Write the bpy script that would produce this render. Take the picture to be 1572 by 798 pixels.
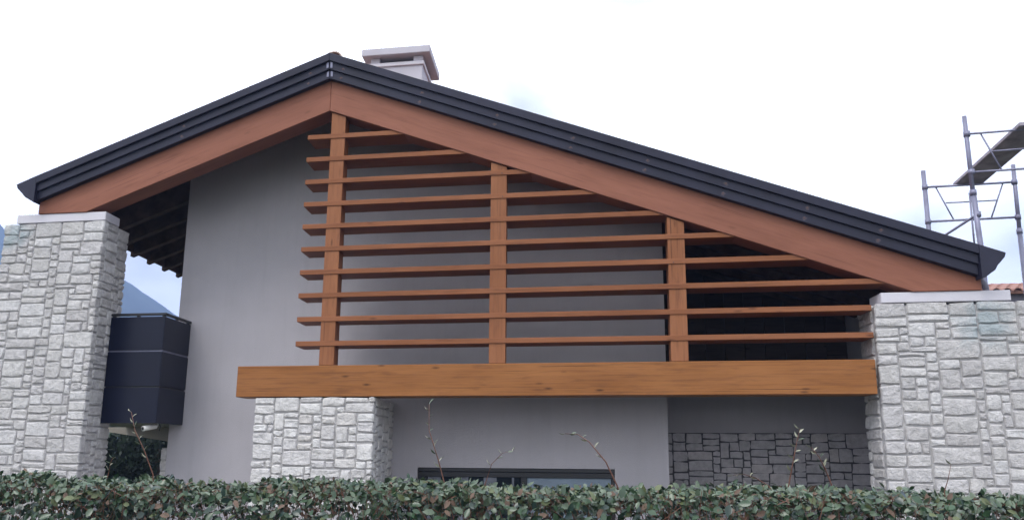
import bpy, bmesh, math, random
import numpy as np
from mathutils import Matrix, Vector

for o in list(bpy.data.objects):
    bpy.data.objects.remove(o)
S = bpy.context.scene
C = S.collection
rng = random.Random(7)

# ------------------------------------------------------------------ camera
cam = bpy.data.objects.new('camera', bpy.data.cameras.new('camera'))
C.objects.link(cam)
pitch, roll, yaw = 0.21512451, 0.00684393, -0.17811385
cy, sy, cp, sp, cr, sr = math.cos(yaw), math.sin(yaw), math.cos(pitch), math.sin(pitch), math.cos(roll), math.sin(roll)
fwd = Vector((sy*cp, cy*cp, sp)); right = Vector((cy, -sy, 0)); up = right.cross(fwd)
r2 = right*cr + up*sr; u2 = -right*sr + up*cr
m = Matrix((r2, u2, -fwd)).transposed().to_4x4()
m.translation = (0, -10, 1.65)
cam.matrix_world = m
cam.data.sensor_width = 36
cam.data.lens = 36*1355/1572
cam.data.clip_start = 0.05
cam.data.clip_end = 6000
S.camera = cam

# ------------------------------------------------------------------ sky, sun, exposure
SUN_EL, SUN_AZ = math.radians(52), math.radians(205)   # high, behind the camera and a little left
w = bpy.data.worlds.new('World'); S.world = w; w.use_nodes = True
nt = w.node_tree; N = nt.nodes; L = nt.links
N.clear()
out = N.new('ShaderNodeOutputWorld')
sky = N.new('ShaderNodeTexSky'); sky.sky_type = 'NISHITA'; sky.sun_disc = False
sky.sun_elevation = SUN_EL; sky.sun_rotation = SUN_AZ
bg1 = N.new('ShaderNodeBackground'); bg1.inputs[1].default_value = 0.12
L.new(sky.outputs[0], bg1.inputs[0])
tc = N.new('ShaderNodeTexCoord')
mp = N.new('ShaderNodeMapping'); mp.inputs['Scale'].default_value = (1.3, 1.3, 3.2)
L.new(tc.outputs['Generated'], mp.inputs[0])
nz = N.new('ShaderNodeTexNoise'); nz.inputs['Scale'].default_value = 2.0; nz.inputs['Detail'].default_value = 5; nz.inputs['Roughness'].default_value = 0.45
nz.inputs['Distortion'].default_value = 0.4
L.new(mp.outputs[0], nz.inputs['Vector'])
rp = N.new('ShaderNodeValToRGB')
rp.color_ramp.elements[0].position = 0.35; rp.color_ramp.elements[0].color = (0.385, 0.405, 0.415, 1)
rp.color_ramp.elements[1].position = 0.54; rp.color_ramp.elements[1].color = (0.96, 0.985, 1.0, 1)
L.new(nz.outputs[0], rp.inputs[0])
bg2 = N.new('ShaderNodeBackground'); bg2.inputs[1].default_value = 2.25
L.new(rp.outputs[0], bg2.inputs[0])
mx = N.new('ShaderNodeMixShader'); mx.inputs[0].default_value = 0.93
L.new(bg1.outputs[0], mx.inputs[1]); L.new(bg2.outputs[0], mx.inputs[2]); L.new(mx.outputs[0], out.inputs[0])

sl = bpy.data.lights.new('sun', 'SUN'); sl.energy = 1.5; sl.angle = math.radians(25); sl.color = (1, 0.97, 0.93)
sun = bpy.data.objects.new('sun', sl); C.objects.link(sun)
# direction towards the sun: sun_rotation is measured from +Y towards +X
d = Vector((math.sin(SUN_AZ)*math.cos(SUN_EL), math.cos(SUN_AZ)*math.cos(SUN_EL), math.sin(SUN_EL)))
sun.rotation_euler = d.to_track_quat('Z', 'Y').to_euler()
S.view_settings.view_transform = 'Standard'; S.view_settings.look = 'None'
S.view_settings.exposure = 0.33; S.view_settings.gamma = 1

# ------------------------------------------------------------------ materials
def new_mat(name):
    m = bpy.data.materials.new(name); m.use_nodes = True
    return m, m.node_tree.nodes, m.node_tree.links, m.node_tree.nodes['Principled BSDF']

def node(N, kind, **kw):
    n = N.new(kind)
    for k, v in kw.items():
        if k in n.inputs: n.inputs[k].default_value = v
        else: setattr(n, k, v)
    return n

def plain(name, col, rough=0.6, var=0.12, scale=3.0, bump=0.0, bscale=60.0, metal=0.0, spec=0.5, detail=6, streak=0.0):
    m, N, L, B = new_mat(name)
    tc = N.new('ShaderNodeTexCoord')
    n = node(N, 'ShaderNodeTexNoise', Scale=scale, Detail=detail, Roughness=0.6)
    L.new(tc.outputs['Object'], n.inputs['Vector'])
    r = N.new('ShaderNodeValToRGB')
    r.color_ramp.elements[0].position = 0.3; r.color_ramp.elements[1].position = 0.7
    r.color_ramp.elements[0].color = tuple(c*(1-var) for c in col) + (1,)
    r.color_ramp.elements[1].color = tuple(min(1, c*(1+var)) for c in col) + (1,)
    L.new(n.outputs[0], r.inputs[0]); c_out = r.outputs[0]
    if streak:      # rain streaks, stretched downwards, and fine speckle
        mp = N.new('ShaderNodeMapping'); mp.inputs['Scale'].default_value = (5, 5, 0.45)
        L.new(tc.outputs['Object'], mp.inputs[0])
        for vec, sc, lo, hi, am in ((mp.outputs[0], 1.6, 0.5, 0.8, streak), (tc.outputs['Object'], 70, 0.35, 0.75, streak*1.2)):
            n3 = node(N, 'ShaderNodeTexNoise', Scale=sc, Detail=5, Roughness=0.6); L.new(vec, n3.inputs['Vector'])
            mr = N.new('ShaderNodeMapRange'); mr.inputs['From Min'].default_value = lo; mr.inputs['From Max'].default_value = hi
            mr.inputs['To Min'].default_value = 1.0; mr.inputs['To Max'].default_value = 1-am
            L.new(n3.outputs[0], mr.inputs[0])
            sc_ = N.new('ShaderNodeVectorMath'); sc_.operation = 'SCALE'; L.new(c_out, sc_.inputs[0]); L.new(mr.outputs[0], sc_.inputs['Scale'])
            c_out = sc_.outputs[0]
    L.new(c_out, B.inputs['Base Color'])
    B.inputs['Roughness'].default_value = rough; B.inputs['Metallic'].default_value = metal
    B.inputs['Specular IOR Level'].default_value = spec
    if bump:
        n2 = node(N, 'ShaderNodeTexNoise', Scale=bscale, Detail=4)
        L.new(tc.outputs['Object'], n2.inputs['Vector'])
        b = node(N, 'ShaderNodeBump', Strength=bump, Distance=0.01)
        L.new(n2.outputs[0], b.inputs['Height']); L.new(b.outputs[0], B.inputs['Normal'])
    return m

def wood(name, c1, c2, ang=0.0, dark=(0.09, 0.035, 0.018), rough=0.55, knots=0.8, lam=0.0, gr=1.0):
    """glulam timber, grain along the direction ang (radians from +x towards +z)"""
    m, N, L, B = new_mat(name)
    tc = N.new('ShaderNodeTexCoord'); oi = N.new('ShaderNodeObjectInfo')
    rot = N.new('ShaderNodeVectorRotate'); rot.rotation_type = 'Y_AXIS'; rot.inputs['Angle'].default_value = ang
    L.new(tc.outputs['Object'], rot.inputs['Vector'])
    off = N.new('ShaderNodeVectorMath'); off.operation = 'MULTIPLY_ADD'
    comb = N.new('ShaderNodeCombineXYZ')
    for i in range(3): L.new(oi.outputs['Random'], comb.inputs[i])
    off.inputs[1].default_value = (37, 11, 23)
    L.new(comb.outputs[0], off.inputs[0]); L.new(rot.outputs[0], off.inputs[2])
    def noise(sc, scale, detail=5, rough=0.6, dist=0.0):
        mp = N.new('ShaderNodeMapping'); mp.inputs['Scale'].default_value = sc
        L.new(off.outputs[0], mp.inputs[0])
        n = node(N, 'ShaderNodeTexNoise', Scale=scale, Detail=detail, Roughness=rough, Distortion=dist)
        L.new(mp.outputs[0], n.inputs['Vector']); return n
    tone = noise((0.5, 2, 2.5), 1.5, 4)
    grain = noise((0.7, 14, 16), 2.4, 7, 0.65, 0.5)
    patch = noise((1.4, 5, 9), 1.7, 4, 0.55)
    ramp = N.new('ShaderNodeValToRGB')
    ramp.color_ramp.elements[0].position = 0.3; ramp.color_ramp.elements[0].color = c1 + (1,)
    ramp.color_ramp.elements[1].position = 0.68; ramp.color_ramp.elements[1].color = c2 + (1,)
    L.new(tone.outputs[0], ramp.inputs[0])
    def darken(src, fac_node, lo, hi, amount, colour):
        mr = N.new('ShaderNodeMapRange'); mr.inputs['From Min'].default_value = lo; mr.inputs['From Max'].default_value = hi
        mr.inputs['To Min'].default_value = 0; mr.inputs['To Max'].default_value = amount
        L.new(fac_node, mr.inputs[0])
        mix = N.new('ShaderNodeMix'); mix.data_type = 'RGBA'
        L.new(mr.outputs[0], mix.inputs[0]); L.new(src, mix.inputs[6]); mix.inputs[7].default_value = colour + (1,)
        return mix.outputs[2]
    c = darken(ramp.outputs[0], grain.outputs[0], 0.50, 0.75, 0.55*gr, dark)
    c = darken(c, patch.outputs[0], 0.57, 0.75, 0.45*gr, dark)
    mp = N.new('ShaderNodeMapping'); mp.inputs['Scale'].default_value = (2.0, 7, 7)
    L.new(off.outputs[0], mp.inputs[0])
    vo = node(N, 'ShaderNodeTexVoronoi', Scale=1.0, Randomness=1.0); L.new(mp.outputs[0], vo.inputs['Vector'])
    c = darken(c, vo.outputs['Distance'], 0.13, 0.04, knots, tuple(x*0.5 for x in dark))
    crack = noise((0.30, 20, 34), 2.0, 3, 0.5, 0.2)
    c = darken(c, crack.outputs[0], 0.665, 0.71, 0.75*gr, tuple(x*0.35 for x in dark))
    if lam:       # glue lines of the laminated timber
        sp = N.new('ShaderNodeSeparateXYZ'); L.new(rot.outputs[0], sp.inputs[0])
        dv = N.new('ShaderNodeMath'); dv.operation = 'DIVIDE'; dv.inputs[1].default_value = lam; L.new(sp.outputs['Z'], dv.inputs[0])
        fr = N.new('ShaderNodeMath'); fr.operation = 'PINGPONG'; fr.inputs[1].default_value = 0.5; L.new(dv.outputs[0], fr.inputs[0])
        ml = N.new('ShaderNodeMath'); ml.operation = 'MULTIPLY_ADD'; ml.inputs[1].default_value = 0.10; L.new(tone.outputs[0], ml.inputs[0]); L.new(fr.outputs[0], ml.inputs[2])
        c = darken(c, ml.outputs[0], 0.075, 0.05, 0.55, dark)
        lvl = N.new('ShaderNodeMath'); lvl.operation = 'FLOOR'; L.new(dv.outputs[0], lvl.inputs[0])
        wn = N.new('ShaderNodeTexWhiteNoise'); wn.noise_dimensions = '1D'; L.new(lvl.outputs[0], wn.inputs['W'])
        c = darken(c, wn.outputs['Value'], 0.3, 1.0, 0.16, dark)
    L.new(c, B.inputs['Base Color'])
    B.inputs['Roughness'].default_value = rough; B.inputs['Specular IOR Level'].default_value = 0.16
    b = node(N, 'ShaderNodeBump', Strength=0.25, Distance=0.004)
    L.new(grain.outputs[0], b.inputs['Height']); L.new(b.outputs[0], B.inputs['Normal'])
    return m

def stone_mat(name, cols, tint_at=None):
    m, N, L, B = new_mat(name)
    oi = N.new('ShaderNodeObjectInfo'); geo = N.new('ShaderNodeNewGeometry')
    r = N.new('ShaderNodeValToRGB'); r.color_ramp.interpolation = 'LINEAR'
    while len(r.color_ramp.elements) < len(cols): r.color_ramp.elements.new(0.5)
    for i, c in enumerate(cols):
        r.color_ramp.elements[i].position = i/(len(cols)-1); r.color_ramp.elements[i].color = c + (1,)
    L.new(oi.outputs['Random'], r.inputs[0])
    n = node(N, 'ShaderNodeTexNoise', Scale=13, Detail=10, Roughness=0.75); L.new(geo.outputs['Position'], n.inputs['Vector'])
    mr = N.new('ShaderNodeMapRange'); mr.inputs['From Min'].default_value = 0.3; mr.inputs['From Max'].default_value = 0.7
    mr.inputs['To Min'].default_value = 0.72; mr.inputs['To Max'].default_value = 1.22
    L.new(n.outputs[0], mr.inputs[0])
    mul = N.new('ShaderNodeVectorMath'); mul.operation = 'SCALE'
    L.new(r.outputs[0], mul.inputs[0]); L.new(mr.outputs[0], mul.inputs['Scale'])
    col = mul.outputs[0]
    for (p, rad) in (tint_at or []):          # old blue-green splashes on the masonry
        dist = N.new('ShaderNodeVectorMath'); dist.operation = 'DISTANCE'; dist.inputs[1].default_value = p
        L.new(geo.outputs['Position'], dist.inputs[0])
        nn = node(N, 'ShaderNodeTexNoise', Scale=6, Detail=4); L.new(geo.outputs['Position'], nn.inputs['Vector'])
        ad = N.new('ShaderNodeMath'); ad.operation = 'MULTIPLY_ADD'; ad.inputs[1].default_value = rad*1.6
        L.new(nn.outputs[0], ad.inputs[0]); L.new(dist.outputs['Value'], ad.inputs[2])
        m2 = N.new('ShaderNodeMapRange'); m2.inputs['From Min'].default_value = rad*1.7; m2.inputs['From Max'].default_value = rad*1.05
        m2.inputs['To Max'].default_value = 0.5
        L.new(ad.outputs[0], m2.inputs[0])
        mix = N.new('ShaderNodeMix'); mix.data_type = 'RGBA'
        L.new(m2.outputs[0], mix.inputs[0]); L.new(col, mix.inputs[6]); mix.inputs[7].default_value = (0.22, 0.33, 0.37, 1)
        col = mix.outputs[2]
    L.new(col, B.inputs['Base Color'])
    B.inputs['Roughness'].default_value = 0.85; B.inputs['Specular IOR Level'].default_value = 0.25
    n2 = node(N, 'ShaderNodeTexNoise', Scale=17, Detail=10, Roughness=0.68, Distortion=0.3); 
    mpp = N.new('ShaderNodeMapping'); mpp.inputs['Scale'].default_value = (1, 1, 1.15)
    L.new(geo.outputs['Position'], mpp.inputs[0]); L.new(mpp.outputs[0], n2.inputs['Vector'])
    b = node(N, 'ShaderNodeBump', Strength=1.0, Distance=0.035)
    L.new(n2.outputs[0], b.inputs['Height']); L.new(b.outputs[0], B.inputs['Normal'])
    return m

SLOPE_L, SLOPE_R, APEX = 0.360, -0.3730, -4.165
RAKE1, RAKE2, RD = (0.220, 0.086, 0.054), (0.300, 0.122, 0.078), (0.11, 0.038, 0.021)
M = dict(
    beam=wood('orange stained glulam', (0.245, 0.095, 0.028), (0.335, 0.140, 0.048), 0.0, lam=0.062),
    slat=wood('brown stained larch', (0.205, 0.076, 0.032), (0.285, 0.112, 0.052), 0.0, RD, knots=0.6),
    post=wood('brown stained post wood', (0.225, 0.085, 0.036), (0.305, 0.125, 0.058), math.pi/2, RD, knots=0.6),
    rake_l=wood('reddish glulam left', RAKE1, RAKE2, math.atan(SLOPE_L), RD, knots=0.3, gr=0.55),
    rake_r=wood('reddish glulam right', RAKE1, RAKE2, math.atan(SLOPE_R), RD, knots=0.3, gr=0.55),
    dark_wood=wood('dark brown boards', (0.036, 0.026, 0.022), (0.060, 0.042, 0.035), 0.0, (0.01, 0.006, 0.005)),
    fascia=plain('dark coated sheet metal', (0.019, 0.019, 0.036), 0.45, 0.25, 2.5, 0.15, 14, spec=0.25),
    bolt=plain('rusty bolt', (0.10, 0.05, 0.045), 0.7, 0.3, 30),
    rafter=plain('brown rafter', (0.085, 0.056, 0.045), 0.8, 0.3, 6, spec=0.1),
    rust=plain('rusty smear', (0.060, 0.045, 0.058), 0.7, 0.3, 30),
    plaster=plain('grey lilac render', (0.425, 0.402, 0.430), 0.9, 0.07, 1.1, 0.5, 120, streak=0.07),
    soffit=plain('beige render', (0.30, 0.27, 0.23), 0.9, 0.08, 2.0, 0.2, 90),
    white=plain('pale render cap', (0.60, 0.575, 0.62), 0.85, 0.06, 2.5, 0.2, 90),
    chim=plain('chimney render', (0.46, 0.44, 0.49), 0.85, 0.07, 3.0, 0.2, 90),
    mortar=plain('grey mortar', (0.40, 0.385, 0.385), 0.95, 0.2, 8, 0.5, 80),
    mortar_dark=plain('dark grey mortar', (0.08, 0.077, 0.085), 0.95, 0.2, 8, 0.5, 80),
    navy=plain('navy sheet metal', (0.0045, 0.006, 0.018), 0.36, 0.15, 2.0, 0.06, 8, spec=0.22),
    black=plain('black coated metal', (0.010, 0.010, 0.013), 0.4, 0.2, 4),
    glass_dark=plain('dark window glass', (0.012, 0.016, 0.022), 0.06, 0.2, 1.0),
    blind=plain('pale blue grey blind', (0.20, 0.25, 0.31), 0.8, 0.1, 4),
    curtain=plain('grey curtain', (0.16, 0.17, 0.20), 0.9, 0.3, 6),
    grey_metal=plain('galvanised tube', (0.20, 0.20, 0.28), 0.45, 0.2, 6, 0.1, 60, 0.3),
    platform=plain('scaffold deck', (0.30, 0.27, 0.31), 0.7, 0.35, 5, 0.3, 30),
    cam_white=plain('white plastic', (0.70, 0.68, 0.64), 0.4, 0.04, 5),
    tile=plain('terracotta', (0.31, 0.165, 0.135), 0.85, 0.3, 12, 0.3, 60),
    ridge=plain('pale ridge tile', (0.55, 0.42, 0.36), 0.85, 0.2, 12, 0.3, 60),
    roof=plain('roof covering', (0.20, 0.10, 0.075), 0.9, 0.2, 3, 0.3, 20),
    pipe=plain('grey pipe', (0.16, 0.15, 0.19), 0.45, 0.15, 6),
    far_wall=plain('weathered grey wall', (0.15, 0.14, 0.17), 0.9, 0.3, 2),
    room=plain('room', (0.12, 0.12, 0.13), 0.9, 0.1, 2),
    leaf_a=plain('leaf green', (0.034, 0.068, 0.034), 0.28, 0.35, 9),
    leaf_b=plain('leaf grey green', (0.074, 0.106, 0.064), 0.30, 0.35, 9),  # sky sheen of the top leaves mixed into this green
    leaf_c=plain('leaf olive', (0.09, 0.11, 0.045), 0.5, 0.3, 9),
    leaf_d=plain('leaf brown', (0.12, 0.075, 0.052), 0.7, 0.35, 9),
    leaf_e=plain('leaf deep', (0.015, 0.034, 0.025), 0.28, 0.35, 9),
    leaf_tip=plain('leaf silvery tip', (0.33, 0.33, 0.24), 0.5, 0.25, 20),
    twig=plain('reddish twig', (0.13, 0.055, 0.035), 0.7, 0.35, 20),
    tree=plain('dark conifer foliage', (0.018, 0.034, 0.020), 0.7, 0.5, 3),
    bark=plain('bark', (0.07, 0.05, 0.035), 0.9, 0.3, 9),
    forest=plain('forested slope', (0.045, 0.065, 0.045), 1.0, 0.4, 0.01, spec=0.0),
    grass=plain('grass', (0.035, 0.055, 0.022), 0.95, 0.4, 0.6, 0.4, 25, spec=0.1),
    asphalt=plain('asphalt', (0.055, 0.055, 0.06), 0.9, 0.2, 20, 0.4, 90),
    kerb=plain('kerb concrete', (0.15, 0.145, 0.14), 0.9, 0.15, 6, 0.3, 60),
)
PALE = [(0.49, 0.465, 0.46), (0.60, 0.575, 0.565), (0.54, 0.515, 0.515), (0.65, 0.63, 0.625), (0.57, 0.545, 0.53), (0.51, 0.49, 0.485)]
WHITE = [(0.56, 0.535, 0.525), (0.66, 0.635, 0.62), (0.61, 0.585, 0.58), (0.72, 0.70, 0.685), (0.62, 0.585, 0.56)]
M['stone'] = stone_mat('pale split limestone', PALE, [((-8.5, 0, 4.42), 0.30), ((3.30, 0, 3.05), 0.38)])
M['stone_white'] = stone_mat('whitish split limestone', WHITE)
M['stone_grey'] = stone_mat('grey wall stone', [(0.44, 0.42, 0.44), (0.52, 0.49, 0.52), (0.47, 0.45, 0.475), (0.54, 0.50, 0.51)])

# ------------------------------------------------------------------ builders
K = 0.12          # the plan is slightly skewed: depth runs a little to the left
def W(u, v, z): return (u - K*v, v, z)

def link_mesh(name, me, parent=None, mat=None):
    o = bpy.data.objects.new(name, me); C.objects.link(o)
    if parent is not None: o.parent = parent
    if mat is not None and not me.materials: me.materials.append(mat)
    return o

def origin_of(p):
    x = Vector((0, 0, 0))
    while p is not None:
        x += p.location; p = p.parent
    return x

def build(name, verts, faces, mat, parent=None, smooth=False, bevel=0.0, seg=1):
    """verts in world metres; stored relative to the parent"""
    o0 = origin_of(parent)
    me = bpy.data.meshes.new(name)
    me.from_pydata([(x-o0.x, y-o0.y, z-o0.z) for x, y, z in verts], [], faces)
    bm = bmesh.new(); bm.from_mesh(me)
    bmesh.ops.recalc_face_normals(bm, faces=bm.faces)
    if bevel:
        bmesh.ops.bevel(bm, geom=[e for e in bm.edges if len(e.link_faces) == 2 and e.calc_face_angle(0) > 0.5], offset=bevel, segments=seg, affect='EDGES', clamp_overlap=True)
    bm.to_mesh(me); bm.free()
    if smooth:
        for p in me.polygons: p.use_smooth = True
    return link_mesh(name, me, parent, mat)

BOXF = [(0, 1, 3, 2), (4, 6, 7, 5), (0, 4, 5, 1), (2, 3, 7, 6), (0, 2, 6, 4), (1, 5, 7, 3)]
def box(name, u0, u1, v0, v1, z0, z1, mat, parent=None, bevel=0.0):
    V = [W(u, v, z) for u in (u0, u1) for v in (v0, v1) for z in (z0, z1)]
    return build(name, V, BOXF, mat, parent, bevel=bevel)

def prism(name, prof, v0, v1, mat, parent=None, bevel=0.0):
    """prof: (u,z) outline, extruded in depth"""
    n = len(prof)
    V = [W(u, v0, z) for u, z in prof] + [W(u, v1, z) for u, z in prof]
    F = [tuple(range(n)), tuple(range(2*n-1, n-1, -1))] + [(i, (i+1) % n, n+(i+1) % n, n+i) for i in range(n)]
    return build(name, V, F, mat, parent, bevel=bevel)

def join_boxes(name, boxes, mat, parent=None):
    V, F = [], []
    for b in boxes:
        k = len(V)
        V += [W(u, v, z) for u in b[0:2] for v in b[2:4] for z in b[4:6]]
        F += [tuple(i+k for i in f) for f in BOXF]
    return build(name, V, F, mat, parent)

def tube_data(pts, rad, n=8):
    V, F = [], []
    P = [Vector(p) for p in pts]
    for i, p in enumerate(P):
        t = (P[min(i+1, len(P)-1)] - P[max(i-1, 0)]).normalized()
        a = t.cross(Vector((0, 0, 1)) if abs(t.z) < 0.9 else Vector((0, 1, 0))).normalized(); b = t.cross(a)
        r = rad[i] if isinstance(rad, (list, tuple)) else rad
        for j in range(n):
            th = 2*math.pi*j/n; V.append(tuple(p + a*math.cos(th)*r + b*math.sin(th)*r))
    for i in range(len(P)-1):
        for j in range(n):
            F.append((i*n+j, i*n+(j+1) % n, (i+1)*n+(j+1) % n, (i+1)*n+j))
    F.append(tuple(range(n-1, -1, -1))); F.append(tuple(range((len(P)-1)*n, len(P)*n)))
    return V, F
def tube(name, pts, rad, mat, parent=None, n=8):
    V, F = tube_data(pts, rad, n)
    o = build(name, V, F, mat, parent)
    for p in o.data.polygons: p.use_smooth = len(p.vertices) == 4
    return o

def empty(name, loc, parent=None):
    o = bpy.data.objects.new(name, None); C.objects.link(o); o.location = loc
    o.empty_display_size = 0.3
    if parent is not None: o.parent = parent
    return o
def tag(o, label=None, cat=None, group=None, kind=None):
    for k, v in (('label', label), ('category', cat), ('group', group), ('kind', kind)):
        if v: o[k] = v
    return o

# ------------------------------------------------------------------ stone fields
_stones = {}
def stone_mesh(w, h, depth, mat, k, flat):
    key = (round(w, 3), round(h, 3), mat.name, k, flat)
    if key in _stones: return _stones[key]
    r = random.Random(hash((round(w*1000), round(h*1000), k)) & 0xffff)
    g = 0.006
    j = lambda a: r.uniform(-a, a)
    hw, hh = w/2-g, h/2-g
    cc = min(w, h)*0.07
    base = []
    for sx, sz, mx_ in ((-1, -1, 0), (0, -1, 1), (1, -1, 0), (1, 0, 1), (1, 1, 0), (0, 1, 1), (-1, 1, 0), (-1, 0, 1)):
        if mx_:
            base.append((sx*hw + (j(0.007) if sx else j(w*0.25)), sz*hh + (j(0.008) if sz else j(h*0.2))))
        else:
            c = r.uniform(0, cc*.8)
            base.append((sx*(hw-c) + j(0.007), sz*(hh-r.uniform(0, cc)) + j(0.005)))
    pr = 0.35 if flat else 1.0
    V = [(x, depth, z) for x, z in base]
    V += [(x, 0.005*pr+r.uniform(0, 0.007)*pr, z) for x, z in base]
    ins = 0.011
    V += [(x - ins*(1 if x > 0 else -1)*min(1, abs(x)/hw+.2), -r.uniform(0.0, 0.011)*pr, z - ins*(1 if z > 0 else -1)*min(1, abs(z)/hh+.2)) for x, z in base]
    V.append((j(w*0.18), -r.uniform(0.0, 0.016)*pr, j(h*0.15)))
    F = []
    for i in range(8):
        q = (i+1) % 8
        F.append((i, q, 8+q, 8+i)); F.append((8+i, 8+q, 16+q, 16+i)); F.append((16+i, 16+q, 24))
    me = bpy.data.meshes.new('stone'); me.from_pydata(V, [], F)
    bm = bmesh.new(); bm.from_mesh(me); bmesh.ops.recalc_face_normals(bm, faces=bm.faces)
    # make normals point outwards (towards -y)
    if sum(f.normal.y for f in bm.faces if len(f.verts) == 3) > 0: bmesh.ops.reverse_faces(bm, faces=bm.faces)
    bm.to_mesh(me); bm.free(); me.materials.append(mat)
    _stones[key] = me
    return me

def layout(nx, nz, sizes, r):
    """fill a fine grid with stones of mixed widths and heights, no two courses alike"""
    grid = [[0]*nx for _ in range(nz)]; res = []
    for z in range(nz):
        x = 0
        while x < nx:
            if grid[z][x]: x += 1; continue
            run = 0
            while x+run < nx and not grid[z][x+run]: run += 1
            for k in range(40):
                w, h = r.choice(sizes)
                w = 2*w + r.choice((-1, 0, 1)); h = max(2, round(h*5/3) + r.choice((-1, 0, 0, 1)))
                if run <= 6: w = run; h = r.choice((3, 4, 5)) if run < 5 else r.choice((3, 4, 5, 5))
                if w > run: continue
                if run-w < 3: w = run
                if w > 17: continue
                if nz-z-h < 2: h = nz-z
                if h > 9: continue
                break
            else:
                w, h = min(run, 8), min(4, nz-z)
            # never run into stones already laid below
            while any(grid[z+b][x+a] for a in range(w) for b in range(h)) and h > 1: h -= 1
            for a in range(w):
                for b in range(h): grid[z+b][x+a] = 1
            res.append((x, z, w, h)); x += w
    return res

def stone_field(parent, face, fixed, a0, a1, z0, z1, cw, ch, sizes, mat, seed, depth=0.085, flat=False):
    """face 'front' (plane v=fixed, a=u), 'right'/'left' (plane u=fixed, a=v)"""
    r = random.Random(seed)
    nx, nz = max(1, round((a1-a0)/cw*2)), max(1, round((z1-z0)/ch*5/3))
    cw, ch = (a1-a0)/nx, (z1-z0)/nz
    o0 = origin_of(parent)
    q = math.sqrt(1+K*K)
    for x, z, w, h in layout(nx, nz, sizes, r):
        ca, cz = a0+(x+w/2)*cw, z1-(z+h/2)*ch
        me = stone_mesh(w*cw*(q if face != 'front' else 1), h*ch, depth, mat, r.randrange(5), flat)
        o = bpy.data.objects.new('stone', me); C.objects.link(o); o.parent = parent
        if face == 'front':
            p = Vector(W(ca, fixed, cz)); ax = 0.0
        else:
            p = Vector(W(fixed, ca, cz)); ax = math.pi/2 + math.atan(K) if face == 'right' else -math.pi/2 + math.atan(K)
        o.location = p - o0
        tilt = 0.0 if flat else 0.03
        o.rotation_euler = (r.uniform(-tilt, tilt), 0, ax + r.uniform(-tilt, tilt))

SZ = [(5, 3)]*5 + [(4, 3)]*4 + [(6, 3)]*5 + [(3, 3)]*2 + [(7, 3)]*2 + [(8, 3), (5, 2), (4, 2), (6, 2), (6, 2), (3, 5), (6, 5), (5, 4), (7, 4), (5, 4)]

# ================================================================== SETTING
# ground: one sheet, street level by the hedge, dropping to the lower garden of the house
xs = [-1200, -400, -120, -40, -20, -10, -5, 0, 5, 10, 20, 40, 120, 400, 1200]
ys = [-300, -100, -30, -14, -9, -6.5, -5.0, -4.2, -3.4, -2.0, 0, 4, 10, 25, 60, 150, 400, 1200]
V = [(x, y, 0.0 if y <= -5 else (-0.9 if y >= -3.4 else -0.9*(y+5)/1.6)) for y in ys for x in xs]
nx = len(xs)
F = [(j*nx+i, j*nx+i+1, (j+1)*nx+i+1, (j+1)*nx+i) for j in range(len(ys)-1) for i in range(nx-1)]
g = build('ground', V, F, M['grass']); tag(g, kind='structure')
V = [(-300, -13.5, .006), (300, -13.5, .006), (300, -7.4, .006), (-300, -7.4, .006)]
tag(build('road', V, [(0, 1, 2, 3)], M['asphalt']), kind='structure')
V = [(x, y, z) for x in (-60, 60) for y in (-7.4, -6.3) for z in (-0.05, 0.12)]
tag(build('pavement', V, BOXF, M['kerb']), kind='structure')
V = [(x, y, -0.894) for x, y in ((-9, -3.3), (9, -3.3), (9, 0.9), (-9, 0.9))]
tag(build('path', V, [(0, 1, 2, 3)], M['kerb']), kind='structure')

# mountain: a forested ridge about 800 m away, falling to the right behind the house
prof = [(-85, .10), (-70, .17), (-60, .22), (-50, .245), (-44, .240), (-41.2, .2313), (-40.84, .2285), (-40.45, .218), (-38, .205), (-34.18, .1834),
        (-32.63, .1667), (-31, .1454), (-28, .11), (-20, .085), (0, .07), (20, .06), (45, .09), (85, .07)]
def ridge_h(az):
    for (a, h), (b, k) in zip(prof, prof[1:]):
        if a <= az <= b: return h+(k-h)*(az-a)/(b-a)
    return prof[0][1]
rows = 14; az_n = 280; V = []
mr_ = random.Random(3)
for j in range(rows):
    t = j/(rows-1)
    for i in range(az_n):
        az = -85+170*i/(az_n-1)
        rad = 380+420*min(t/0.75, 1)+(max(0, t-0.75)*1000)
        e = ridge_h(az)
        h = e*800*(min(t/0.75, 1)**1.2 if t <= 0.75 else 1-(t-0.75)*1.5)
        if t < 0.72: h *= 1+0.10*math.sin(az*0.9+j)*math.sin(az*0.31)*(1-t)
        h += mr_.uniform(-1, 1)*(0.9 if t > .7 else 2.5)
        a = math.radians(az)
        V.append((rad*math.sin(a), -10+rad*math.cos(a), -2 + max(0, h)+(2.0 if j else 0)+1.65*(t > .1)))
F = [(j*az_n+i, j*az_n+i+1, (j+1)*az_n+i+1, (j+1)*az_n+i) for j in range(rows-1) for i in range(az_n-1)]
tag(build('mountain', V, F, M['forest'], smooth=True), kind='structure')

# ================================================================== HOUSE
house = empty('house', W(-3.2, 1.2, -0.9))
tag(house, 'grey rendered house with wooden gable screen, dark roof edge and stone pillars', 'house')
H = house

def line(base, u):       # a line parallel to the roof through (APEX, base)
    return base + (SLOPE_L if u < APEX else SLOPE_R)*(u-APEX)
UL, UR = -8.15, 3.235

# --- roof
roof = prism('roof', [(UL, line(6.595, UL)), (APEX, 6.595), (UR, line(6.595, UR)), (UR, line(6.44, UR)), (APEX, 6.44), (UL, line(6.44, UL))], -0.112, 9.5, M['roof'], H)
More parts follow.
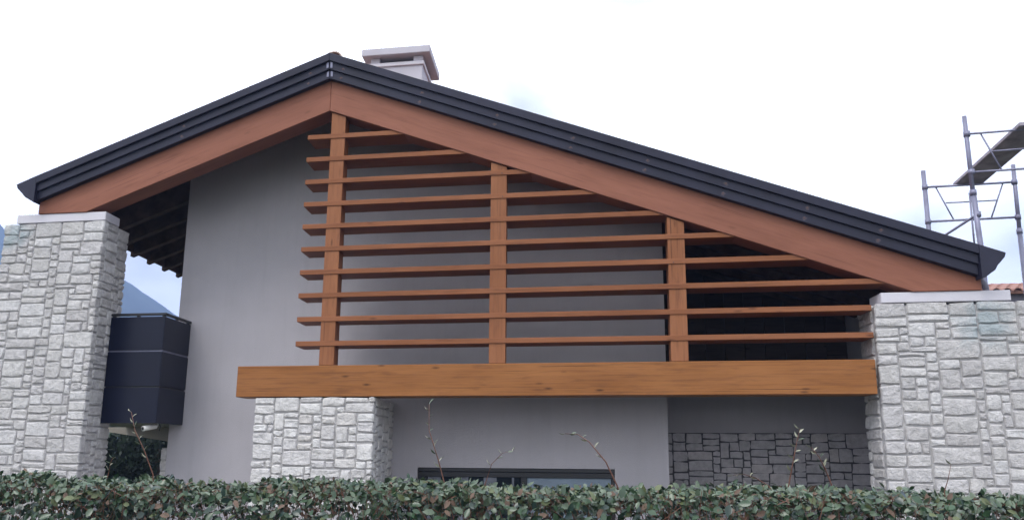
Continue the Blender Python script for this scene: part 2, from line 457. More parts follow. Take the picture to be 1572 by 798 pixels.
# stepped sheet metal of the verge: three layers, each a little proud of the one below
def verge(name, top, bot, v0, v1, parent, side):
    us = (UL, APEX) if side < 0 else (APEX, UR)
    return prism(name, [(us[0], line(top, us[0])), (us[1], line(top, us[1])), (us[1], line(bot, us[1])), (us[0], line(bot, us[0]))], v0, v1, M['fascia'], parent, bevel=0.004)
for s in (-1, 1):
    verge('verge_trim', 6.605, 6.500, -0.17, -0.1335, roof, s)
    verge('verge_trim', 6.519, 6.397, -0.133, -0.1005, roof, s)
    verge('verge_trim', 6.436, 6.285, -0.100, -0.0185, roof, s)
for uu in (-3.984, -2.938, -1.989, -1.066, -0.204, 0.666, 1.532, 2.284, -4.42, -6.118):
    for base, vv, du in ((6.45, -0.133, 0.0), (6.335, -0.100, -0.03)):
        c = W(uu+du, vv, line(base, uu+du))
        for rr_ in range(1):
            V = [W(uu+du, vv-0.0015, line(base, uu+du)-.004)] + [W(uu+du+math.cos(t*.7)*rng.uniform(.016, .036), vv-0.0015, line(base, uu+du)-.004+math.sin(t*.7)*rng.uniform(.012, .030)) for t in range(9)]
            build('rust_mark', V, [(0, 1+t, 1+(t+1) % 9) for t in range(9)], M['rust'], roof)
        tube('bolt', [(c[0], c[1]-0.008, c[2]), (c[0], c[1]+0.005, c[2])], 0.011, M['bolt'], roof, 6)
for s in (-1, 1):      # folded joint at the peak
    for top, bot, vv in ((6.50, 6.405, -0.134), (6.39, 6.30, -0.1015)):
        prism('seam_cap', [(APEX+s*0.012, top-.01), (APEX+s*0.04, top-.022), (APEX+s*0.04, bot+.002), (APEX+s*0.012, bot+.006)], vv-0.008, vv-0.001, M['grey_metal'], roof)
# ridge tiles
for k in range(22):
    v0 = -0.09+k*0.42
    V = []
    n = 8
    for vv, rr in ((v0, 0.115), (v0+0.45, 0.10)):
        for a in range(n+1):
            th = math.pi*a/n
            V.append(W(APEX+0.03+rr*math.cos(th), vv, 6.575+rr*0.75*math.sin(th)))
        for a in range(n+1):
            th = math.pi*a/n
            V.append(W(APEX+0.03+(rr-.018)*math.cos(th), vv, 6.575+(rr-.018)*0.75*math.sin(th)))
    F = []
    m1 = n+1
    for a in range(n):
        F += [(a, a+1, 2*m1+a+1, 2*m1+a), (m1+a, 3*m1+a, 3*m1+a+1, m1+a+1), (a, m1+a, m1+a+1, a+1)]
    build('ridge_tile', V, F, M['ridge'], roof)
# eaves gutters with moulded profile
prism('gutter', [(3.2355, line(6.605, 3.2355)), (3.493, 3.745), (3.478, 3.700), (3.443, 3.659), (3.400, 3.612), (3.372, 3.562), (3.325, 3.530), (3.270, 3.487), (3.2355, 3.480)], -0.17, 9.4, M['fascia'], roof, bevel=0.003)
prism('gutter', [(-8.1505, line(6.605, -8.15)), (-8.433, 5.060), (-8.415, 5.010), (-8.365, 4.962), (-8.330, 4.930), (-8.290, 4.885), (-8.200, 4.835), (-8.1505, 4.808)], -0.17, 9.4, M['fascia'], roof, bevel=0.003)
# rafters under the boards
for k in range(15):
    v = 1.40+k*0.56
    for s in (-1, 1):
        a, b = (UL-0.02, APEX) if s < 0 else (APEX, UR+0.02)
        cut = 0.13
        prism('rafter', [(a, line(6.436, a)), (b, line(6.436, b)), (b, line(6.24 if s > 0 else 6.13, b)), (a, line(6.24 if s > 0 else 6.13, a))], v, v+0.11, M['rafter'], roof)

prism('eave_board', [(-8.145, 4.93), (-8.115, 4.93), (-8.115, 4.755), (-8.145, 4.745)], 0.32, 9.4, M['rafter'], roof)
# --- gable beams
prism('gable_beam', [(-8.165, 4.690), (-7.465, 4.690), (APEX, 5.881), (APEX, 6.30), (-8.165, line(6.283, -8.165))], -0.018, 0.30, M['rake_l'], H, bevel=0.005)
prism('gable_beam', [(APEX+.002, 5.881), (2.548, 3.400), (2.60, 3.378), (3.290, 3.378), (3.290, line(6.283, 3.29)), (APEX+.002, 6.30)], -0.018, 0.30, M['rake_r'], H, bevel=0.005)

# --- screen: posts and slats
def under(u): return 5.881-0.004 + (0.3605 if u < APEX else -0.3715)*(u-APEX)
for (a, b) in ((-4.143, -3.955), (-2.067, -1.872), (0.012, 0.204)):
    prism('post', [(a, 2.660), (b, 2.660), (b, under(b)-0.0), (a, under(a))] if a > APEX else [(a, 2.66), (b, 2.66), (b, under(b)), (a, under(a))], 0.012, 0.215, M['post'], H, bevel=0.004)
SL = [5.515, 5.218, 4.924, 4.632, 4.345, 4.057, 3.767, 3.478, 3.186, 2.890]
for i, z in enumerate(SL):
    t = 0.060; a = -4.449
    if i < 8:
        ub = APEX + (6.20-z)/0.3715; ut = APEX + (6.20-z-t)/0.3715
        pr = [(a, z), (ub, z), (ut, z+t), (a, z+t)]
    else:
        pr = [(a, z), (2.165, z), (2.165, z+t), (a, z+t)]
    prism('slat', pr, 0.0, 0.36, M['slat'], H, bevel=0.003)
for (u, z) in ((-1.92, 4.653), (0.07, 3.783), (-1.93, 4.945)):   # screw heads
    c = W(u, 0, z); tube('screw', [(c[0], -0.004, c[2]), (c[0], 0.004, c[2])], 0.008, M['bolt'], H, 6)

# --- the long bottom beam
box('beam', -5.176, 2.160, 0.0, 0.38, 2.288, 2.657, M['beam'], H, bevel=0.006)

# --- walls
WV = 1.2
LW, RW = -6.595, 0.088
zt = lambda u: line(6.438, u)
wu0, wu1, wz = -3.081, -0.570, 1.466
V, F = [], []
def quad(pts):
    k = len(V); V.extend(W(*p) for p in pts); F.append(tuple(range(k, k+len(pts))))
bz = -0.95
quad([(LW, WV, bz), (wu0, WV, bz), (wu0, WV, wz), (LW, WV, wz)])
quad([(wu1, WV, bz), (RW, WV, bz), (RW, WV, wz), (wu1, WV, wz)])
quad([(LW, WV, wz), (wu0, WV, wz), (wu1, WV, wz), (RW, WV, wz), (RW, WV, zt(RW)), (APEX, WV, zt(APEX)), (LW, WV, zt(LW))])
# window reveal
rv = WV+0.14
quad([(wu0, WV, bz), (wu0, rv, bz), (wu0, rv, wz), (wu0, WV, wz)])
quad([(wu1, WV, bz), (wu1, rv, bz), (wu1, rv, wz), (wu1, WV, wz)])
quad([(wu0, WV, wz), (wu0, rv, wz), (wu1, rv, wz), (wu1, WV, wz)])
# sides
quad([(LW, WV, bz), (LW, 9.3, bz), (LW, 9.3, zt(LW)), (LW, WV, zt(LW))])
quad([(RW, WV, bz), (RW, 4.4, bz), (RW, 4.4, zt(RW)), (RW, WV, zt(RW))])
quad([(LW, 9.3, bz), (3.0, 9.3, bz), (3.0, 9.3, zt(3.0)), (APEX, 9.3, zt(APEX)), (LW, 9.3, zt(LW))])
build('wall', V, F, M['plaster'], H)
# porch on the right: back wall, side wall, floor slab of the loggia above it
V, F = [], []
quad([(RW+.002, 2.3, bz), (3.0, 2.3, bz), (3.0, 2.3, 2.42), (RW+.002, 2.3, 2.42)])
quad([(3.0, 0.92, bz), (3.0, 9.3, bz), (3.0, 9.3, zt(3.0)), (3.0, 0.92, zt(3.0))])
build('wall', V, F, M['plaster'], H)
box('floor_slab', RW+.004, 2.99, 0.62, 4.38, 2.425, 2.62, M['plaster'], H)
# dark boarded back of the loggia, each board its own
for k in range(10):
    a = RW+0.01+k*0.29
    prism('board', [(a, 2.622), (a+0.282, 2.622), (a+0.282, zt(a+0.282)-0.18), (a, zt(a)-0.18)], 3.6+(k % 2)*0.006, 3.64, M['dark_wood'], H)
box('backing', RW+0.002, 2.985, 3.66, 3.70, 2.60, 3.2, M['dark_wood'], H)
# stone dado of the porch wall
dado = empty('stone_dado', Vector(W(1.5, 2.26, -0.9)) - house.location, H)
box('mortar_bed', RW+.004, 2.995, 2.262, 2.298, 0.35, 1.930, M['mortar_dark'], dado)
stone_field(dado, 'front', 2.252, RW+.006, 2.995, 0.62, 1.928, 0.049, 0.039, SZ, M['stone_grey'], 11, depth=0.03, flat=True)

# --- window
win = empty('window', Vector(W(-1.8, 1.3, -0.9)) - house.location, H)
box('frame', wu0+.003, wu1-.003, 1.215, 1.262, 1.418, wz-.003, M['black'], win, bevel=0.004)
box('frame', wu0+.003, wu1-.003, 1.240, 1.300, 1.352, 1.416, M['black'], win, bevel=0.004)
for a, b in ((wu0+.003, wu0+.085), (-1.745, -1.668), (wu1-.045, wu1-.003), (-2.61, -2.565)):
    box('frame', a, b, 1.245, 1.305, -0.89, 1.3515, M['black'], win, bevel=0.004)
box('pane', wu0+.086, -2.611, 1.272, 1.280, -0.88, 1.351, M['glass_dark'], win)
box('pane', -2.564, -1.746, 1.272, 1.280, -0.88, 1.351, M['glass_dark'], win)
box('blind', -1.667, wu1-.046, 1.276, 1.284, -0.88, 1.351, M['blind'], win)
V, F = [], []
for i in range(41):
    u = -2.95+i*0.028; v = 1.268-0.0*math.sin(i)
    for z in (-0.88, 1.350): V.append(W(u, 1.262+0.008*math.sin(i*1.25), z))
for i in range(40):
    if i % 13 < 6: F.append((2*i, 2*i+2, 2*i+3, 2*i+1))
build('curtain', V, F, M['curtain'], win)
join_boxes('room', [(wu0-.5, wu1+.5, 4.3, 4.32, -0.93, 2.3), (wu0-.5, wu1+.5, 1.36, 4.3, -0.93, -0.90), (wu0-.5, wu1+.5, 1.36, 4.3, 2.3, 2.33)], M['room'], H)

# --- balcony at the left corner
bal = empty('balcony', Vector(W(-7.0, 0.8, 2.0)) - house.location, H)
box('slab', -8.0, LW-.004, 0.46, 5.4, 2.005, 2.16, M['soffit'], bal)
box('slab', LW-.003, -6.43, 0.46, 1.19, 2.005, 2.16, M['soffit'], bal)
# haunched beam carrying the slab at the back
V = [W(*p) for p in ((-8.3, 2.6, 2.0), (LW-.01, 2.6, 2.0), (LW-.01, 2.6, 1.700), (-8.3, 2.6, 1.93),
                     (-8.3, 2.9, 2.0), (LW-.01, 2.9, 2.0), (LW-.01, 2.9, 1.700), (-8.3, 2.9, 1.93))]
build('haunched_beam', V, [(0, 1, 2, 3), (7, 6, 5, 4), (0, 4, 5, 1), (1, 5, 6, 2), (2, 6, 7, 3), (3, 7, 4, 0)], M['soffit'], bal)
bf, bu = 0.40, -6.405
zp = [(1.990, 2.440), (2.458, 2.900), (2.922, 3.356)]
for a, b in zp:
    box('panel', -7.175, bu-.002, bf, bf+.012, a, b, M['navy'], bal, bevel=0.002)
    box('panel', bu, bu+.012, bf-.002, 1.185, a, b-.004, M['navy'], bal, bevel=0.002)
box('gap_dim_strip', -7.17, bu-.004, bf+.02, bf+.05, 2.87, 2.95, M['grey_metal'], bal)  # added grey strip, dims the brightness showing through the upper panel gap
box('gap_dim_strip', bu-.04, bu-.006, bf+.051, 1.18, 2.87, 2.95, M['grey_metal'], bal)
box('gap_dark_strip', -7.17, bu-.004, bf+.02, bf+.05, 2.40, 2.50, M['black'], bal)  # added black strip, stands in for the dark inside the lower panel gap
box('gap_dark_strip', bu-.04, bu-.006, bf+.051, 1.18, 2.40, 2.50, M['black'], bal)
for v in (0.425, 0.79, 1.15):
    box('railing_post', bu-.05, bu-.012, v, v+.04, 2.161, 3.372, M['black'], bal)
for u in (-7.17, -6.82):
    box('railing_post', u, u+.04, 0.425, 0.465, 2.161, 3.372, M['black'], bal)
box('handrail', -7.178, bu+.016, bf-.006, bf+.045, 3.374, 3.404, M['black'], bal, bevel=0.004)
box('handrail', bu-.03, bu+.020, bf+.046, 1.19, 3.373, 3.403, M['black'], bal, bevel=0.004)
box('ledge', -6.70, LW-.004, 4.2, 4.5, 3.92, 4.05, M['white'], H)

# --- strip of stones on the wall corner below the balcony
strip = empty('stone_corner', Vector(W(-6.65, 1.3, -0.9)) - house.location, H)
box('mortar_bed', -6.70, LW-.004, 1.262, 1.6, -0.9, 1.69, M['mortar'], strip)
stone_field(strip, 'front', 1.25, -6.715, LW-.003, 0.9, 1.68, 0.056, 0.050, [(1, 2)], M['stone_white'], 5, depth=0.03)

# --- downpipe
p = [W(3.37, 0.22, 3.60), W(3.40, 0.24, 3.53), W(3.465, 0.3, 3.48), W(3.475, 0.3, 3.40), W(3.475, 0.62, 3.2), W(3.475, 0.62, -0.9)]
tube('downpipe', p, 0.036, M['pipe'], H, 12)

# --- chimney
ch = empty('chimney', Vector(W(-3.6, 2.0, 6.3)) - house.location, H)
c0, c1, v0, v1 = -4.166, -3.128, 1.5, 2.52
V = [W(u, v, z) for u in (c0, c1) for v in (v0, v1) for z in (7.345, 7.455)]
build('cap', V, BOXF, M['chim'], ch, bevel=0.008)
i1 = 0.10
for (a, b) in ((c0+i1+.02, c0+i1+.16), (c1-i1-.16, c1-i1-.02)):
    for (q0, q1) in ((v0+i1, v0+i1+.14), (v1-i1-.14, v1-i1)):
        box('pier', a, b, q0, q1, 7.262, 7.344, M['chim'], ch, bevel=0.004)
box('flue', -3.85, -3.45, 1.85, 2.2, 7.10, 7.335, M['black'], ch)
box('collar', c0+i1, c1-i1, v0+i1-.01, v1-i1+.01, 7.205, 7.261, M['white'], ch, bevel=0.005)
box('shaft', c0+i1+.03, c1-i1-.025, v0+i1+.02, v1-i1-.02, 5.9, 7.204, M['chim'], ch, bevel=0.005)

# --- stone pillars
def pillar(loc, core, cap, fields, name='stone_pillar', label=None):
    p = empty(name, Vector(W(*loc)) - house.location, H)
    if label: p['label'] = label
    for c in core: box('mortar_core', *c, M['mortar'], p)
    if cap: box('coping', *cap, M['white'], p, bevel=0.006)
    for f in fields: stone_field(p, *f)
    return p
# tall left pillar
pillar((-7.9, .3, -.9), [(-8.645, -7.199, 0.021, 0.65, -0.9, 4.545)], (-8.478, -7.180, 0.0, 0.37, 4.574, 4.688),
       [('front', 0.005, -8.66, -7.183, 1.05, 4.572, 0.059, 0.0425, SZ, M['stone'], 21),
        ('right', -7.185, 0.095, 0.665, 1.05, 4.572, 0.062, 0.0425, SZ, M['stone'], 22)], label='tall pale stone pillar carrying the left end of the gable beam')
# low pillar under the beam
pillar((-4.2, .6, -.9), [(-4.913, -3.438, 0.021, 1.18, -0.9, 2.262)], None,
       [('front', 0.005, -4.929, -3.422, 1.0, 2.285, 0.052, 0.0385, SZ, M['stone_white'], 31),
        ('right', -3.424, 0.095, 1.19, 1.0, 2.285, 0.060, 0.0385, SZ, M['stone_white'], 32)], label='low whitish stone pillar under the left end of the long beam')
# right wall pillar
pillar((3.4, .25, -.9), [(2.204, 4.94, 0.021, 0.515, -0.9, 3.232)], (2.272, 3.574, 0.0, 0.37, 3.264, 3.376),
       [('front', 0.005, 2.188, 4.95, 1.0, 3.262, 0.061, 0.0445, SZ, M['stone'], 47),
        ('left', 2.190, 0.095, 0.53, 1.0, 3.262, 0.07, 0.0485, SZ, M['stone'], 42)], label='broad pale stone wall carrying the right end of the roof')

# ================================================================== security camera
sc = empty('security_camera', W(-6.52, 0.55, 2.0))
tag(sc, 'small white bullet camera fixed under the navy balcony', 'security camera')
b = Vector(W(-6.49, 0.60, 1.960)); a = b+Vector((-.075, -.17, -.035))
tube('housing', [a, b], 0.034, M['cam_white'], sc, 14)
dv = (a-b).normalized()
tube('lens', [a+dv*0.002, a+dv*0.006], 0.022, M['black'], sc, 14)
tube('bracket', [b-dv*0.02, Vector((b.x+.02, b.y, 2.003))], 0.012, M['cam_white'], sc, 8)
tube('cable', [Vector((b.x+.05, b.y, 1.90)), Vector((b.x+.06, b.y+.01, 1.96)), Vector((b.x+.03, b.y, 2.0))], 0.006, M['black'], sc, 6)

# ================================================================== neighbour's roof
nb = empty('neighbour_house', W(10.4, 10.8, -0.9))
tag(nb, 'low grey house with red barrel tile roof glimpsed behind the right pillar', 'house')
box('wall', 7.9, 13.0, 10.15, 12.9, -0.9, 5.02, M['far_wall'], nb)
V = [W(*p) for p in ((7.75, 10.0, 5.06), (13.1, 10.0, 5.06), (13.1, 11.5, 5.44), (7.75, 11.5, 5.44), (13.1, 13.0, 5.06), (7.75, 13.0, 5.06),
                     (7.75, 10.0, 5.02), (13.1, 10.0, 5.02), (13.1, 13.0, 5.02), (7.75, 13.0, 5.02))]
rf = build('roof', V, [(0, 1, 2, 3), (3, 2, 4, 5), (6, 9, 8, 7), (0, 6, 7, 1), (4, 8, 9, 5), (0, 3, 5, 9, 6), (1, 7, 8, 4, 2)], M['roof'], nb)
def barrel(n=6):
    V = []; F = []
    for y, r in ((0, .095), (0.42, .075)):
        for q in (0, .016):
            for a in range(n+1):
                th = math.pi*a/n; V.append(((r-q)*math.cos(th), y, (r-q)*0.8*math.sin(th)))
    m1 = n+1
    for a in range(n): F += [(a, a+1, 2*m1+a+1, 2*m1+a), (m1+a, 3*m1+a, 3*m1+a+1, m1+a+1), (a, m1+a, m1+a+1, a+1)]
    me = bpy.data.meshes.new('tile'); me.from_pydata(V, [], F); me.materials.append(M['tile']); me.update(); return me
bt = barrel()
ro = origin_of(rf)
for i in range(25):
    for j in range(4):
        o = bpy.data.objects.new('tile', bt); C.objects.link(o); o.parent = rf
        o.location = Vector(W(7.85+i*0.21, 9.96+j*0.38, 5.065+j*0.38*0.2533)) - ro
        o.rotation_euler = (math.atan(0.2533), 0, math.atan(K)+rng.uniform(-.02, .02))

# ================================================================== scaffolding
sca = empty('scaffolding', W(5.0, 3.0, -0.9))
tag(sca, 'grey tubular steel scaffolding with a sloping deck behind the right roof end', 'scaffolding')
def T(name, pts, r): return tube(name, [W(*p) for p in pts], r, M['grey_metal'], sca, 10)
# near frame
T('standard', [(4.238, 2, -0.9), (4.236, 2, 4.3), (4.215, 2, 5.05)], 0.036)
T('standard', [(4.213, 2, 5.0), (4.207, 2, 6.08)], 0.030)
T('standard', [(5.50, 2, -0.9), (5.48, 2, 6.08)], 0.032)
T('rail', [(4.215, 2, 5.830), (5.48, 2, 5.87)], 0.014)
T('rail', [(4.22, 2, 5.300), (5.48, 2, 5.33)], 0.014)
T('rail', [(4.50, 2, 5.575), (5.20, 2, 5.60)], 0.010)
T('brace', [(4.391, 2.01, 5.830), (4.600, 2.01, 5.305)], 0.011)
T('brace', [(5.30, 2.01, 5.865), (5.08, 2.01, 5.33)], 0.011)
# far frame
T('standard', [(4.431, 4, -0.9), (4.432, 4, 5.965)], 0.036)
T('standard', [(5.68, 4, -0.9), (5.705, 4, 5.0)], 0.036)
T('standard', [(5.704, 4, 4.9), (5.724, 4, 5.995)], 0.031)
T('rail', [(4.44, 4, 5.700), (5.715, 4, 5.722)], 0.017)
T('rail', [(4.43, 4, 5.152), (5.71, 4, 5.172)], 0.017)
T('rail', [(4.72, 4.01, 5.440), (5.45, 4.01, 5.450)], 0.010)
T('brace', [(4.600, 4.02, 5.700), (4.815, 4.02, 5.160)], 0.011)
T('brace', [(5.560, 4.02, 5.715), (5.340, 4.02, 5.170)], 0.011)
T('brace', [(4.24, 2.04, 4.725), (4.05, 3.97, 4.55), (3.86, 4.9, 4.3)], 0.017)
T('brace', [(4.618, 3.0, 5.3), (4.607, 3.0, 4.3)], 0.014)
for p in ((4.215, 2, 5.830), (4.222, 2, 5.300), (4.24, 2, 4.725), (4.434, 4, 5.700), (4.432, 4, 5.152), (5.715, 4, 5.722), (5.706, 4, 5.172), (5.704, 4, 4.95), (4.216, 2, 5.02)):
    T('coupler', [(p[0], p[1], p[2]-.035), (p[0], p[1], p[2]+.035)], 0.044)
# deck from the far frame up to the near one
V = [W(*p) for p in ((4.80, 1.86, 5.858), (5.22, 1.86, 5.875), (5.30, 4.12, 5.735), (4.895, 4.12, 5.735),
                     (4.80, 1.86, 5.905), (5.22, 1.86, 5.922), (5.30, 4.12, 5.782), (4.895, 4.12, 5.782))]
pl = build('deck', V, [(0, 1, 2, 3), (4, 7, 6, 5), (0, 4, 5, 1), (1, 5, 6, 2), (2, 6, 7, 3), (3, 7, 4, 0)], M['platform'], sca, bevel=0.004)

# ================================================================== tree in the gap under the balcony and others
def tree(name, label, x, y, h, r, z0, seed, nleaf=5000, size=.13, low=0.05, mat='tree'):
    rr = random.Random(seed); nr = np.random.RandomState(seed)
    t = empty(name, (x, y, z0)); tag(t, label, 'tree')
    pts = [(x, y, z0), (x+.05, y, z0+h*.4), (x, y+.05, z0+h*.85)]
    tr = tube('trunk', pts, [r*.10, r*.07, r*.02], M['bark'], t, 8)
    for k in range(7):
        a = rr.uniform(0, 6.28); zz = z0+h*rr.uniform(.25, .75)
        tube('limb', [(x, y, zz), (x+math.cos(a)*r*.6, y+math.sin(a)*r*.6, zz+h*.1)], [r*.03, r*.01], M['bark'], t, 6)
    cl = [(rr.uniform(-1, 1)*r*.75, rr.uniform(-1, 1)*r*.75, z0+h*rr.uniform(low, .95), r*rr.uniform(.3, .5)) for _ in range(34)]
    n = nleaf; ci = nr.randint(0, len(cl), n); CL = np.array(cl)[ci]
    d = nr.normal(size=(n, 3)); d /= np.linalg.norm(d, axis=1)[:, None]
    q = CL[:, 3:4]*(nr.rand(n, 1)**.35)
    c = np.stack([x+CL[:, 0], y+CL[:, 1], CL[:, 2]], 1)+d*q
    a = nr.normal(size=(n, 3)); a /= np.linalg.norm(a, axis=1)[:, None]
    b = np.cross(a, d); b /= np.linalg.norm(b, axis=1)[:, None]+1e-9
    s = size*nr.uniform(.6, 1.3, (n, 1))
    P = np.stack([c-a*s, c+b*s*.45, c+a*s, c-b*s*.45], 1).reshape(-1, 3) - np.array([x, y, z0])
    me = bpy.data.meshes.new('crown'); me.from_pydata(P.tolist(), [], [(4*i, 4*i+1, 4*i+2, 4*i+3) for i in range(n)])
    me.materials.append(M[mat]); link_mesh('crown', me, t)
tree('evergreen_tree', 'dark evergreen tree seen through the gap under the balcony', -10.2, 6.6, 3.1, 1.5, -0.9, 4, 16000, .07)
tree('evergreen_tree', 'dark evergreen shrub filling the gap beside the left pillar foot', -11.9, 8.2, 2.9, 1.5, -0.9, 5, 9000, .09)
tree('evergreen_tree', 'second dark evergreen tree behind the house corner under the balcony', -8.9, 10.6, 3.0, 1.4, -0.9, 8, 9000, .09)

# ================================================================== hedge
def leaf_template():
    # a folded oval leaf, 8 points, along +x, width in y, slightly curled
    P = [(0, 0, 0), (.28, .20, .05), (.62, .21, .05), (1, 0, -.06), (.62, -.21, .05), (.28, -.20, .05), (.3, 0, 0), (.65, 0, -.01)]
    Fc = [(0, 6, 1), (1, 6, 7, 2), (2, 7, 3), (3, 7, 4), (4, 7, 6, 5), (5, 6, 0)]
    return np.array(P), Fc
LP, LF = leaf_template()
def frames(n, nr, up):
    """random orthonormal frames whose normal leans towards up"""
    nrm = nr.normal(size=(n, 3))*0.75+up; nrm /= np.linalg.norm(nrm, axis=1)[:, None]
    a = nr.normal(size=(n, 3)); a -= nrm*(a*nrm).sum(1)[:, None]; a /= np.linalg.norm(a, axis=1)[:, None]
    return a, np.cross(nrm, a), nrm
def leaves_mesh(name, c, size, up, nr, mats, prob, origin, parent):
    n = len(c); a, b, q = frames(n, nr, up)
    s = size[:, None]
    wd = nr.uniform(.9, 1.5, (n, 1))
    P = (c[:, None, :] + s[:, None]*(LP[None, :, 0:1]*a[:, None] + LP[None, :, 1:2]*wd[:, None]*b[:, None] + LP[None, :, 2:3]*q[:, None])).reshape(-1, 3) - np.array(origin)
    Fs = []
    for i in range(n):
        k = i*8
        Fs += [tuple(j+k for j in f) for f in LF]
    me = bpy.data.meshes.new(name); me.from_pydata(P.tolist(), [], Fs)
    for mm in mats: me.materials.append(mm)
    idx = nr.choice(len(mats), n, p=prob).astype(np.int32)
    me.polygons.foreach_set('material_index', np.repeat(idx, len(LF)))
    me.polygons.foreach_set('use_smooth', np.ones(n*len(LF), bool))
    me.update()
    return link_mesh(name, me, parent)

HO = (-0.8, -5.5, 0.0)
hedge = empty('hedge', HO)
tag(hedge, 'trimmed dark green leafy hedge with brown twigs along the front of the garden', 'hedge')
nr = np.random.RandomState(12)
X0, X1, Y0, Y1 = -6.8, 5.2, -5.95, -5.10
def top_z(x, y): return 1.468-0.004*(x+.8) + 0.012*np.sin(x*3.1)+0.010*np.sin(x*7.7+y*5)+0.012*np.sin(x*17+y*13)+0.010*np.sin(x*41+y*29)
def shell(n, part):
    x = nr.uniform(X0, X1, n)
    if part == 'top':
        y = nr.uniform(Y0, Y1, n); z = top_z(x, y) - np.abs(nr.normal(0, .022, n)) + .006
        up = np.tile([0, -.25, 1.1], (n, 1))
    elif part == 'front':
        z0 = nr.uniform(0, 1, n)**0.6*1.43+0.05; y = Y0-.01+np.abs(nr.normal(0, .045, n)) + .03*np.sin(x*4)+.02*np.sin(x*11+z0*9); z = z0
        up = np.tile([0, -.9, .6], (n, 1))
    elif part == 'back':
        y = Y1+.01-np.abs(nr.normal(0, .04, n)); z = nr.uniform(.1, 1.45, n); up = np.tile([0, .9, .5], (n, 1))
    else:
        y = nr.uniform(Y0+.05, Y1-.05, n); z = 1.42-nr.uniform(0, 1, n)**1.5*1.2; up = np.tile([0, -.4, .4], (n, 1))
    return np.stack([x, y, z], 1), up
mats = [M['leaf_a'], M['leaf_b'], M['leaf_c'], M['leaf_d'], M['leaf_e']]
parts = [('top', 30000), ('front', 30000), ('back', 20000), ('in', 30000)]
cs, ups = zip(*[shell(n, p) for p, n in parts])
c = np.concatenate(cs); upv = np.concatenate(ups)
# brown, twiggy stretches where the leaves are thin
thin = (0.5+0.5*np.sin(c[:, 0]*2.3+1.0)*np.sin(c[:, 0]*5.1+.6))
keep = nr.rand(len(c)) > thin*0.22
c, upv = c[keep], upv[keep]
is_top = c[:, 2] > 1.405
for sel_, pr_ in ((is_top, [.28, .45, .08, .07, .12]), (~is_top, [.32, .14, .04, .05, .45])):  # light on top and shade below put into the leaf colour mix
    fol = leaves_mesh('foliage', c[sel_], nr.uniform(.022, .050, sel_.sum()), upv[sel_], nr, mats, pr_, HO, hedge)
    tag(fol, kind='stuff')
# twigs
n = 9000
cc, _ = shell(n, 'in')
sel = nr.rand(n) < .75
cc[sel, 1] = Y0+.0+np.abs(nr.normal(0, .08, sel.sum())); cc[:, 2] = np.where(sel, nr.uniform(.9, 1.47, n), cc[:, 2])
dirs = nr.normal(size=(n, 3))*[.5, .4, 1]; dirs[:, 2] = np.abs(dirs[:, 2])+.3; dirs /= np.linalg.norm(dirs, axis=1)[:, None]
ln = nr.uniform(.05, .16, (n, 1)); e = cc+dirs*ln; e[:, 2] = np.minimum(e[:, 2], top_z(e[:, 0], e[:, 1])+.012)
s1 = np.cross(dirs, [0.3, 1, 0.1]); s1 /= np.linalg.norm(s1, axis=1)[:, None]; s2 = np.cross(dirs, s1)
rw = nr.uniform(.0010, .0026, (n, 1))
P = np.stack([cc+s1*rw, cc-s1*rw*.6+s2*rw, cc-s1*rw*.6-s2*rw, e+s1*rw*.5, e-s1*rw*.3+s2*rw*.5, e-s1*rw*.3-s2*rw*.5], 1).reshape(-1, 3)-np.array(HO)
Fs = []
for i in range(n):
    k = 6*i; Fs += [(k, k+1, k+4, k+3), (k+1, k+2, k+5, k+4), (k+2, k, k+3, k+5)]
me = bpy.data.meshes.new('twigs'); me.from_pydata(P.tolist(), [], Fs); me.materials.append(M['twig'])
tag(link_mesh('twigs', me, hedge), kind='stuff')
for k in range(14):     # main stems
    x = -6.4+k*0.88
    tube('stem', [(x, -5.5, 0), (x+rng.uniform(-.1, .1), -5.5+rng.uniform(-.1, .1), .7), (x+rng.uniform(-.2, .2), -5.5+rng.uniform(-.15, .15), 1.3)], [.03, .02, .008], M['twig'], hedge, 6)

def leaf_me(mat, k, wide=1.2):
    r = random.Random(k)
    me = bpy.data.meshes.new('leaf')
    P = [(x, y*wide*r.uniform(.9, 1.1), z*r.uniform(.3, 2.2)) for x, y, z in LP.tolist()]
    me.from_pydata(P, [], LF); me.materials.append(mat)
    for p in me.polygons: p.use_smooth = True
    me.update(); return me
big = [leaf_me(M[k], i) for i, k in enumerate(['leaf_a', 'leaf_b', 'leaf_a', 'leaf_b', 'leaf_c', 'leaf_e', 'leaf_d', 'leaf_e', 'leaf_a', 'leaf_a'])]
for i in range(300):
    x = rng.uniform(-3.6, 1.55); z = rng.uniform(1.28, 1.45)
    y = Y0-0.035+abs(rng.gauss(0, .02)) + .03*math.sin(x*4)
    o = bpy.data.objects.new('leaf', rng.choice(big)); C.objects.link(o); o.parent = hedge
    o.location = (x-HO[0], y-HO[1], z-HO[2])
    nrm = Vector((rng.gauss(0, .45), -.8+rng.gauss(0, .3), .55+rng.gauss(0, .4))).normalized()
    t = Vector((rng.gauss(0, 1), rng.gauss(0, .4), rng.gauss(0, .8))); t = (t-nrm*t.dot(nrm)).normalized()
    mm = Matrix((t, nrm.cross(t), nrm)).transposed()
    o.rotation_euler = mm.to_euler(); s = rng.uniform(.036, .060); o.scale = (s, s, s)

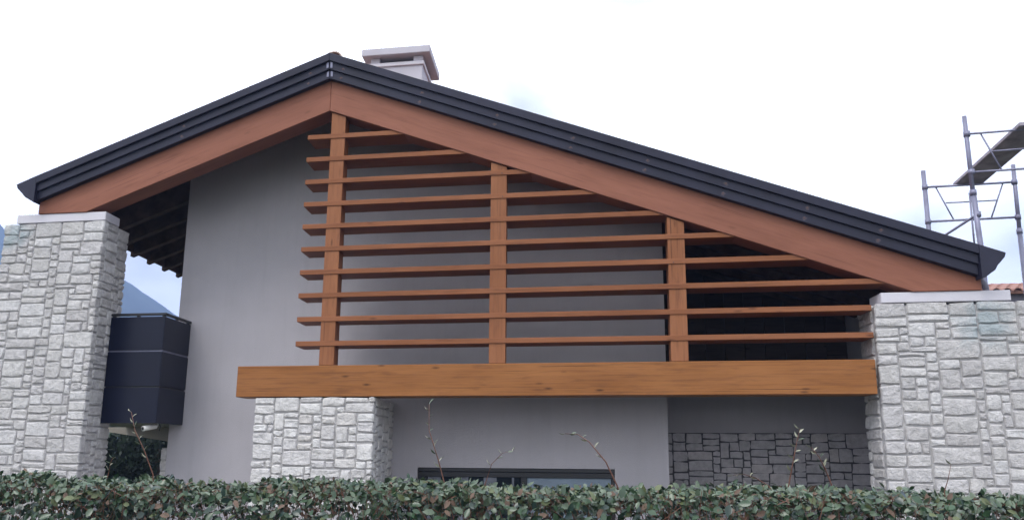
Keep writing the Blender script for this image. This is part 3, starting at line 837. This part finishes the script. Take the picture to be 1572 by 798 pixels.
tipm = [leaf_me(M['leaf_tip'], 31, .8), leaf_me(M['leaf_tip'], 32, .6), leaf_me(M['leaf_b'], 33, .8)]
SHOOTS = [  # (x, z) along each long shoot that stands out of the trimmed top
    ([(-3.43, 1.42), (-3.449, 1.523), (-3.501, 1.654), (-3.559, 1.759), (-3.609, 1.858)], 9, .0042),
    ([(-1.80, 1.40), (-1.82, 1.508), (-1.846, 1.615), (-1.895, 1.763), (-1.906, 1.896)], 10, .0042),
    ([(-1.63, 1.42), (-1.599, 1.511), (-1.567, 1.595), (-1.51, 1.65), (-1.463, 1.66)], 5, .003),
    ([(-.90, 1.38), (-.938, 1.497), (-.991, 1.612), (-1.07, 1.707), (-1.13, 1.745), (-1.195, 1.748)], 7, .0048),
    ([(-.13, 1.36), (-.127, 1.486), (-.099, 1.614), (-.078, 1.705), (-.056, 1.773)], 9, .0045),
    ([(.09, 1.40), (.076, 1.51), (.046, 1.591), (.019, 1.645), (-.008, 1.687)], 7, .004),
    ([(.57, 1.40), (.574, 1.49), (.588, 1.546), (.603, 1.614)], 1, .0032),
    ([(-3.73, 1.44), (-3.718, 1.521), (-3.696, 1.576), (-3.677, 1.611)], 5, .003),
    ([(-.17, 1.44), (-.216, 1.506), (-.275, 1.542), (-.334, 1.56), (-.381, 1.553)], 5, .0032),
]
for pts, nl, rad in SHOOTS:
    P3 = [(x+0.66, -5.5+0.02*math.sin(i*1.7), z) for i, (x, z) in enumerate(pts)]
    sh = tube('shoot', P3, [rad*(1-.7*i/(len(P3)-1)) for i in range(len(P3))], M['twig'], hedge, 6)
    for k in range(nl):
        f = 0.35+0.65*(k+1)/nl
        s = f*(len(P3)-1); i = min(int(s), len(P3)-2); t = s-i
        p = Vector(P3[i]).lerp(Vector(P3[i+1]), t)
        d = (Vector(P3[i+1])-Vector(P3[i])).normalized()
        o = bpy.data.objects.new('leaf', tipm[rng.randrange(3)]); C.objects.link(o); o.parent = sh
        o.location = p-Vector(HO)
        side = 1 if k % 2 else -1
        ax = (d*rng.uniform(.3, 1.0)+Vector((side*rng.uniform(.4, 1), rng.uniform(-.4, .4), 0))).normalized()
        nrm = ax.cross(Vector((0.1, 1, 0))).normalized(); nrm = (nrm+Vector((0, -rng.uniform(.3, 1.2), 0))).normalized(); nrm = (nrm-ax*nrm.dot(ax)).normalized()
        o.rotation_euler = Matrix((ax, nrm.cross(ax), nrm)).transposed().to_euler()
        sz = rng.uniform(.032, .052)*(1.15-0.3*f); o.scale = (sz, sz, sz)

# ================================================================== air
HZ = 0.0011
if HZ:
    V = [(x, y, z) for x in (-1180, 1180) for y in (-280, 1190) for z in (-3.0, 225)]
    hz = build('haze', V, BOXF, None)
    m, N, L, B = new_mat('haze')
    N.remove(B)
    pv = N.new('ShaderNodeVolumePrincipled'); pv.inputs['Color'].default_value = (0.38, 0.53, 1.0, 1); pv.inputs['Density'].default_value = HZ
    pv.inputs['Anisotropy'].default_value = 0.0
    L.new(pv.outputs[0], N['Material Output'].inputs['Volume'])
    hz.data.materials.append(m); tag(hz, kind='stuff')
